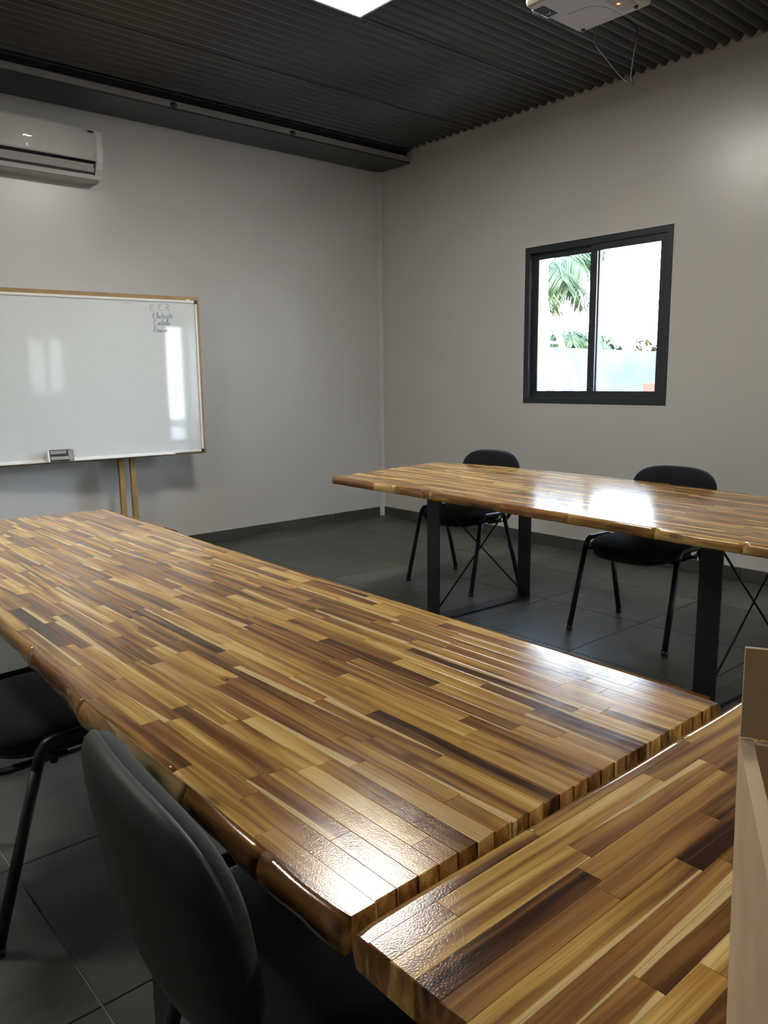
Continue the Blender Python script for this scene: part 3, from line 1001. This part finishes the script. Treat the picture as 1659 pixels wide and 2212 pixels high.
for k in range(9):
    g.box(.02 + k * .018, .026 + k * .018, -PD + .03, -PD + .12, -.0015, .002)
g.build('vent_grille', M_ACG, pj)
m = MB().tube(bend([(-.01, PD - .09, -.0005), (.0, -.02, -.0005), (.09, -.06, -.0005), (.20, -.05, -.0005)], .06, 6), .0016, 6)
m.build('panel_seam', M_ACG, pj)
MB().box(.075, .088, -.115, -.105, -.003, .002).build('status_light', M_REDLED, pj)
for (x, y) in ((-.17, -.15), (.17, -.15), (.19, .16)):
    MB().tube([(x, y, -.010), (x, y, .004)], .010, 12).build('rubber_foot', M_BLACKP, pj)
cb = [(-1.56, -3.50, 3.165), (-1.50, -3.453, 3.155), (-1.46, -3.395, 3.11), (-1.45, -3.392, 3.07), (-1.45, -3.431, 3.02), (-1.45, -3.487, 2.95), (-1.45, -3.545, 2.878), (-1.45, -3.585, 2.842), (-1.45, -3.621, 2.823), (-1.45, -3.618, 2.835), (-1.45, -3.607, 2.86), (-1.45, -3.610, 2.892), (-1.45, -3.62, 2.964), (-1.45, -3.640, 3.035), (-1.45, -3.630, 3.075), (-1.46, -3.60, 3.115), (-1.50, -3.55, 3.15), (-1.56, -3.53, 3.165)]
cbl = MB().tube(bend(cb, .03, 3), .0042, 8).build('cable', M_CABLE)
cbl.parent = None
tag(cbl, 'thin black cable hanging in a loop from the ceiling projector', 'cable')

# ------------------------------------------------------------------ cardboard box on the nearest table
bx = thing('cardboard_box', 'open cardboard box at the right edge, standing on the nearest table', 'box', (*sc(-4.535, -5.70), TZ))
bx.scale = (K, K, K)
dx, dy = Vector((-.87, -.49, 0)).normalized(), Vector((.49, -.87, 0)).normalized()
HB = .325
def bxwall(name, p, q, inward, z0_, z1_, th=.006, out0=0.0, out1=0.0, mat=M_CARD, nseg=8):
    """upright cardboard sheet from p to q (vectors), slightly bowed"""
    m = MB()
    rr = []
    n = nseg
    P, Q = Vector(p), Vector(q)
    vs = []
    for j in range(7):
        tz = j / 6
        for i in range(n + 1):
            t = i / n
            base = P.lerp(Q, t)
            bow = math.sin(PI * t) * math.sin(PI * tz) * .006
            o = inward * (-bow - (out0 * (1 - tz) + out1 * tz))
            vs.append(base + o + Vector((0, 0, z0_ + (z1_ - z0_) * tz)))
    nv = len(vs)
    vs2 = [v + inward * th for v in vs]
    fs = []
    w_ = n + 1
    for j in range(6):
        for i in range(n):
            a = j * w_ + i
            fs.append((a, a + 1, a + 1 + w_, a + w_)); fs.append((nv + a, nv + a + w_, nv + a + 1 + w_, nv + a + 1))
    for i in range(n):
        a = i; fs.append((a, nv + a, nv + a + 1, a + 1))
        a = 6 * w_ + i; fs.append((a, a + 1, nv + a + 1, nv + a))
    for j in range(6):
        a = j * w_; fs.append((a, a + w_, nv + a + w_, nv + a))
        a = j * w_ + n; fs.append((a, nv + a, nv + a + w_, a + w_))
    m.add(vs + vs2, fs, False)
    return m.build(name, mat, bx)
LA, LB = .25, .42
O = Vector((0, 0, 0))
bxwall('side_wall', O, dx * LA, dy, .001, HB, th=.011, out1=.007)
bxwall('side_wall', O + dx * .0065 + dy * .006, O + dx * .0065 + dy * LB, dx, .001, HB, mat=M_CARDI)
bxwall('side_wall', dx * LA + dy * .006, dx * LA + dy * LB, -dx, .001, HB)
bxwall('side_wall', dy * LB, dx * LA + dy * LB, -dy, .001, HB)
fl = MB().add([O + dx * .01 + dy * .01 + Vector((0, 0, .0005)), dx * (LA - .01) + dy * .01 + Vector((0, 0, .0005)), dx * (LA - .01) + dy * (LB - .01) + Vector((0, 0, .0005)), dx * .01 + dy * (LB - .01) + Vector((0, 0, .0005)),
               O + dx * .01 + dy * .01 + Vector((0, 0, .005)), dx * (LA - .01) + dy * .01 + Vector((0, 0, .005)), dx * (LA - .01) + dy * (LB - .01) + Vector((0, 0, .005)), dx * .01 + dy * (LB - .01) + Vector((0, 0, .005))],
              [(3, 2, 1, 0), (4, 5, 6, 7), (0, 1, 5, 4), (1, 2, 6, 5), (2, 3, 7, 6), (3, 0, 4, 7)])
fl.build('box_bottom', M_CARDI, bx)
bxwall('flap', O - dy * .006, O + dy * LB, dx, HB + .002, HB + .080, .005, out0=0, out1=.006)

# ------------------------------------------------------------------ outside
struct(MB().box(-14, 30, -26, 22, -.35, -.125).build('ground_1', M_PAVE))
# garden wall: its top steps down slightly to the right
pts = [(4.0, 14.0), (4.0, -16.0), (4.18, -16.0), (4.18, 14.0)]
def gtop(y): return 1.717 + .069 * max(-1.5, min(2.5, y))
gy_ = [14.0, 2.5, -1.5, -16.0]
gw = MB()
for a, b in zip(gy_[:-1], gy_[1:]):
    gw.add([(4.0, a, 0), (4.0, b, 0), (4.18, b, 0), (4.18, a, 0), (4.0, a, gtop(a)), (4.0, b, gtop(b)), (4.18, b, gtop(b)), (4.18, a, gtop(a))],
           [(0, 1, 2, 3), (4, 7, 6, 5), (0, 4, 5, 1), (2, 6, 7, 3)])
tag(gw.build('garden_wall', M_RENDERW), 'pale cement-rendered garden wall seen through the window', 'wall')

def frond(base, yaw_, lift, L, droop, parent, n=26, seed=0):
    rnd = random.Random(seed)
    mb = MB()
    pts = []
    p = Vector(base)
    el = lift
    for i in range(n + 1):
        pts.append(p.copy())
        d = Vector((math.cos(yaw_) * math.cos(el), math.sin(yaw_) * math.cos(el), math.sin(el)))
        p += d * (L / n)
        el -= droop / n
    mb.tube(pts, .012, 5)
    side = Vector((-math.sin(yaw_), math.cos(yaw_), 0))
    for i in range(3, n):
        t = i / n
        d = (pts[i + 1] - pts[i]).normalized()
        ll = .62 * math.sin(PI * (t * .86 + .1)) + .08
        for sgn in (-1, 1):
            for half in (0, .5):
                b0 = pts[i].lerp(pts[i + 1], half)
                dir_ = (side * sgn * .8 + d * .55 + Vector((0, 0, -.35 - rnd.uniform(0, .5)))).normalized()
                tip = b0 + dir_ * ll * rnd.uniform(.8, 1.05) + Vector((0, 0, -.12 * ll))
                mid = b0.lerp(tip, .45) + Vector((0, 0, .03))
                wv = d * .020
                mb.add([b0, mid - wv, tip, mid + wv, mid + Vector((0, 0, .008))], [(0, 1, 4), (1, 2, 4), (2, 3, 4), (3, 0, 4), (0, 3, 2, 1)])
    return mb.build('frond', M_PALM, parent)

def palm(x, y, h, label, seed, n=11, L=2.0):
    root = thing('palm_tree', label, 'palm tree', (x, y, 0), 0, 'palms beyond the garden wall')
    tp = [(.0, 0, 0), (.04, .02, h * .5), (.0, .05, h)]
    m = MB()
    rr = []
    for i in range(15):
        t = i / 14
        r = .11 - .03 * t + (.012 if i % 2 else 0)
        rr.append([(r * math.cos(2 * PI * k / 10) + .05 * math.sin(t * 3), r * math.sin(2 * PI * k / 10), t * h) for k in range(10)])
    m.rings(rr)
    m.build('trunk', M_TRUNK, root)
    rnd = random.Random(seed)
    for k in range(n):
        frond((0, 0, h - .05), 2 * PI * k / n + rnd.uniform(-.2, .2), rnd.uniform(.35, 1.25), L * rnd.uniform(.8, 1.1), rnd.uniform(1.6, 2.7), root, seed=seed * 50 + k)
    return root

def shrub(x, y, z, r, mat, label, seed, n=170):
    rnd = random.Random(seed)
    root = thing('shrub', label, 'shrub', (x, y, 0), 0, 'shrubs along the garden wall')
    m = MB()
    for k in range(7):
        a = rnd.uniform(0, 2 * PI)
        m.tube([(0, 0, 0), (.05 * math.cos(a), .05 * math.sin(a), z * .6), (r * .7 * math.cos(a), r * .7 * math.sin(a), z + rnd.uniform(-.2, .3) * r)], .012, 5)
    m.build('stems', M_TRUNK, root)
    m = MB()
    for k in range(n):
        v = Vector((rnd.gauss(0, 1), rnd.gauss(0, 1), rnd.gauss(0, 1))).normalized() * r * rnd.uniform(.5, 1)
        c = Vector((0, 0, z)) + v
        a = rnd.uniform(0, 2 * PI); e = rnd.uniform(-.6, .9)
        d = Vector((math.cos(a) * math.cos(e), math.sin(a) * math.cos(e), math.sin(e)))
        s = d.cross(Vector((0, 0, 1))).normalized()
        L = rnd.uniform(.07, .14)
        m.add([c - d * L * .5, c - s * L * .28, c + d * L * .6, c + s * L * .28, c + Vector((0, 0, .01))], [(0, 1, 4), (1, 2, 4), (2, 3, 4), (3, 0, 4), (0, 3, 2, 1)])
    o = m.build('foliage', mat, root)
    o['kind'] = 'stuff'
    return root
palm(5.6, 2.35, 3.05, 'green palm with drooping fronds beyond the garden wall, left window pane', 3, 16, 1.15)
palm(7.4, 3.3, 2.1, 'lower palm farther back beyond the garden wall, beside the first', 9, 12, 1.1)
palm(7.6, 5.2, 4.3, 'tallest palm beyond the garden wall, at the top left of the left pane', 15, 14, 1.5)
shrub(4.6, .45, 1.62, .26, M_SHRUB, 'green shrub just over the garden wall beside the window middle bar', 1)
shrub(4.7, -.12, 1.66, .24, M_SHRUBR, 'russet-leaved shrub just over the garden wall in the right pane', 2)
shrub(4.7, -.62, 1.72, .24, M_SHRUB, 'green shrub over the garden wall at the right edge of the right pane', 3)

ld_ = thing('ladder', 'aluminium ladder leaning outside, behind the lower left window pane', 'ladder', (2.2, -1.06, 0))
lt = Vector((0, .86, 1.92))
for sx in (0, .36):
    m = MB()
    u = lt.normalized(); v = Vector((0, u.z, -u.y))
    h_ = .034
    cs = [(-.012, -h_), (.012, -h_), (.012, h_), (-.012, h_)]
    vs = [Vector((sx + a, 0, 0)) + v * b for a, b in cs] + [Vector((sx + a, 0, 0)) + v * b + lt for a, b in cs]
    vs = [Vector((p.x, p.y, max(p.z, 0))) for p in vs]
    m.add(vs, [(3, 2, 1, 0), (4, 5, 6, 7), (0, 1, 5, 4), (1, 2, 6, 5), (2, 3, 7, 6), (3, 0, 4, 7)])
    m.build('stile', M_LADDER, ld_)
for k in range(1, 8):
    c = lt * (k / 7.6)
    MB().tube([(-.016, c.y, c.z), (.376, c.y, c.z)], .014, 8).build('rung', M_LADDER, ld_)

bs = thing('brick_stack', 'stack of orange terracotta bricks outside, lower right corner of the window', 'bricks', (2.5, -1.385, 0))
bm_ = MB().box(0, .20, -.196, 0, .002, .098, .003).mesh('brick')
bm_.materials.append(M_TERRA)
rb = random.Random(5)
for j in range(13):
    for i in range(4):
        o = bpy.data.objects.new('brick', bm_); link(o)
        o.location = (rb.uniform(-.006, .006), -.20 * i - rb.uniform(0, .003) , j * .1)
        o.parent = bs
        o.scale = (1, 1, .99)
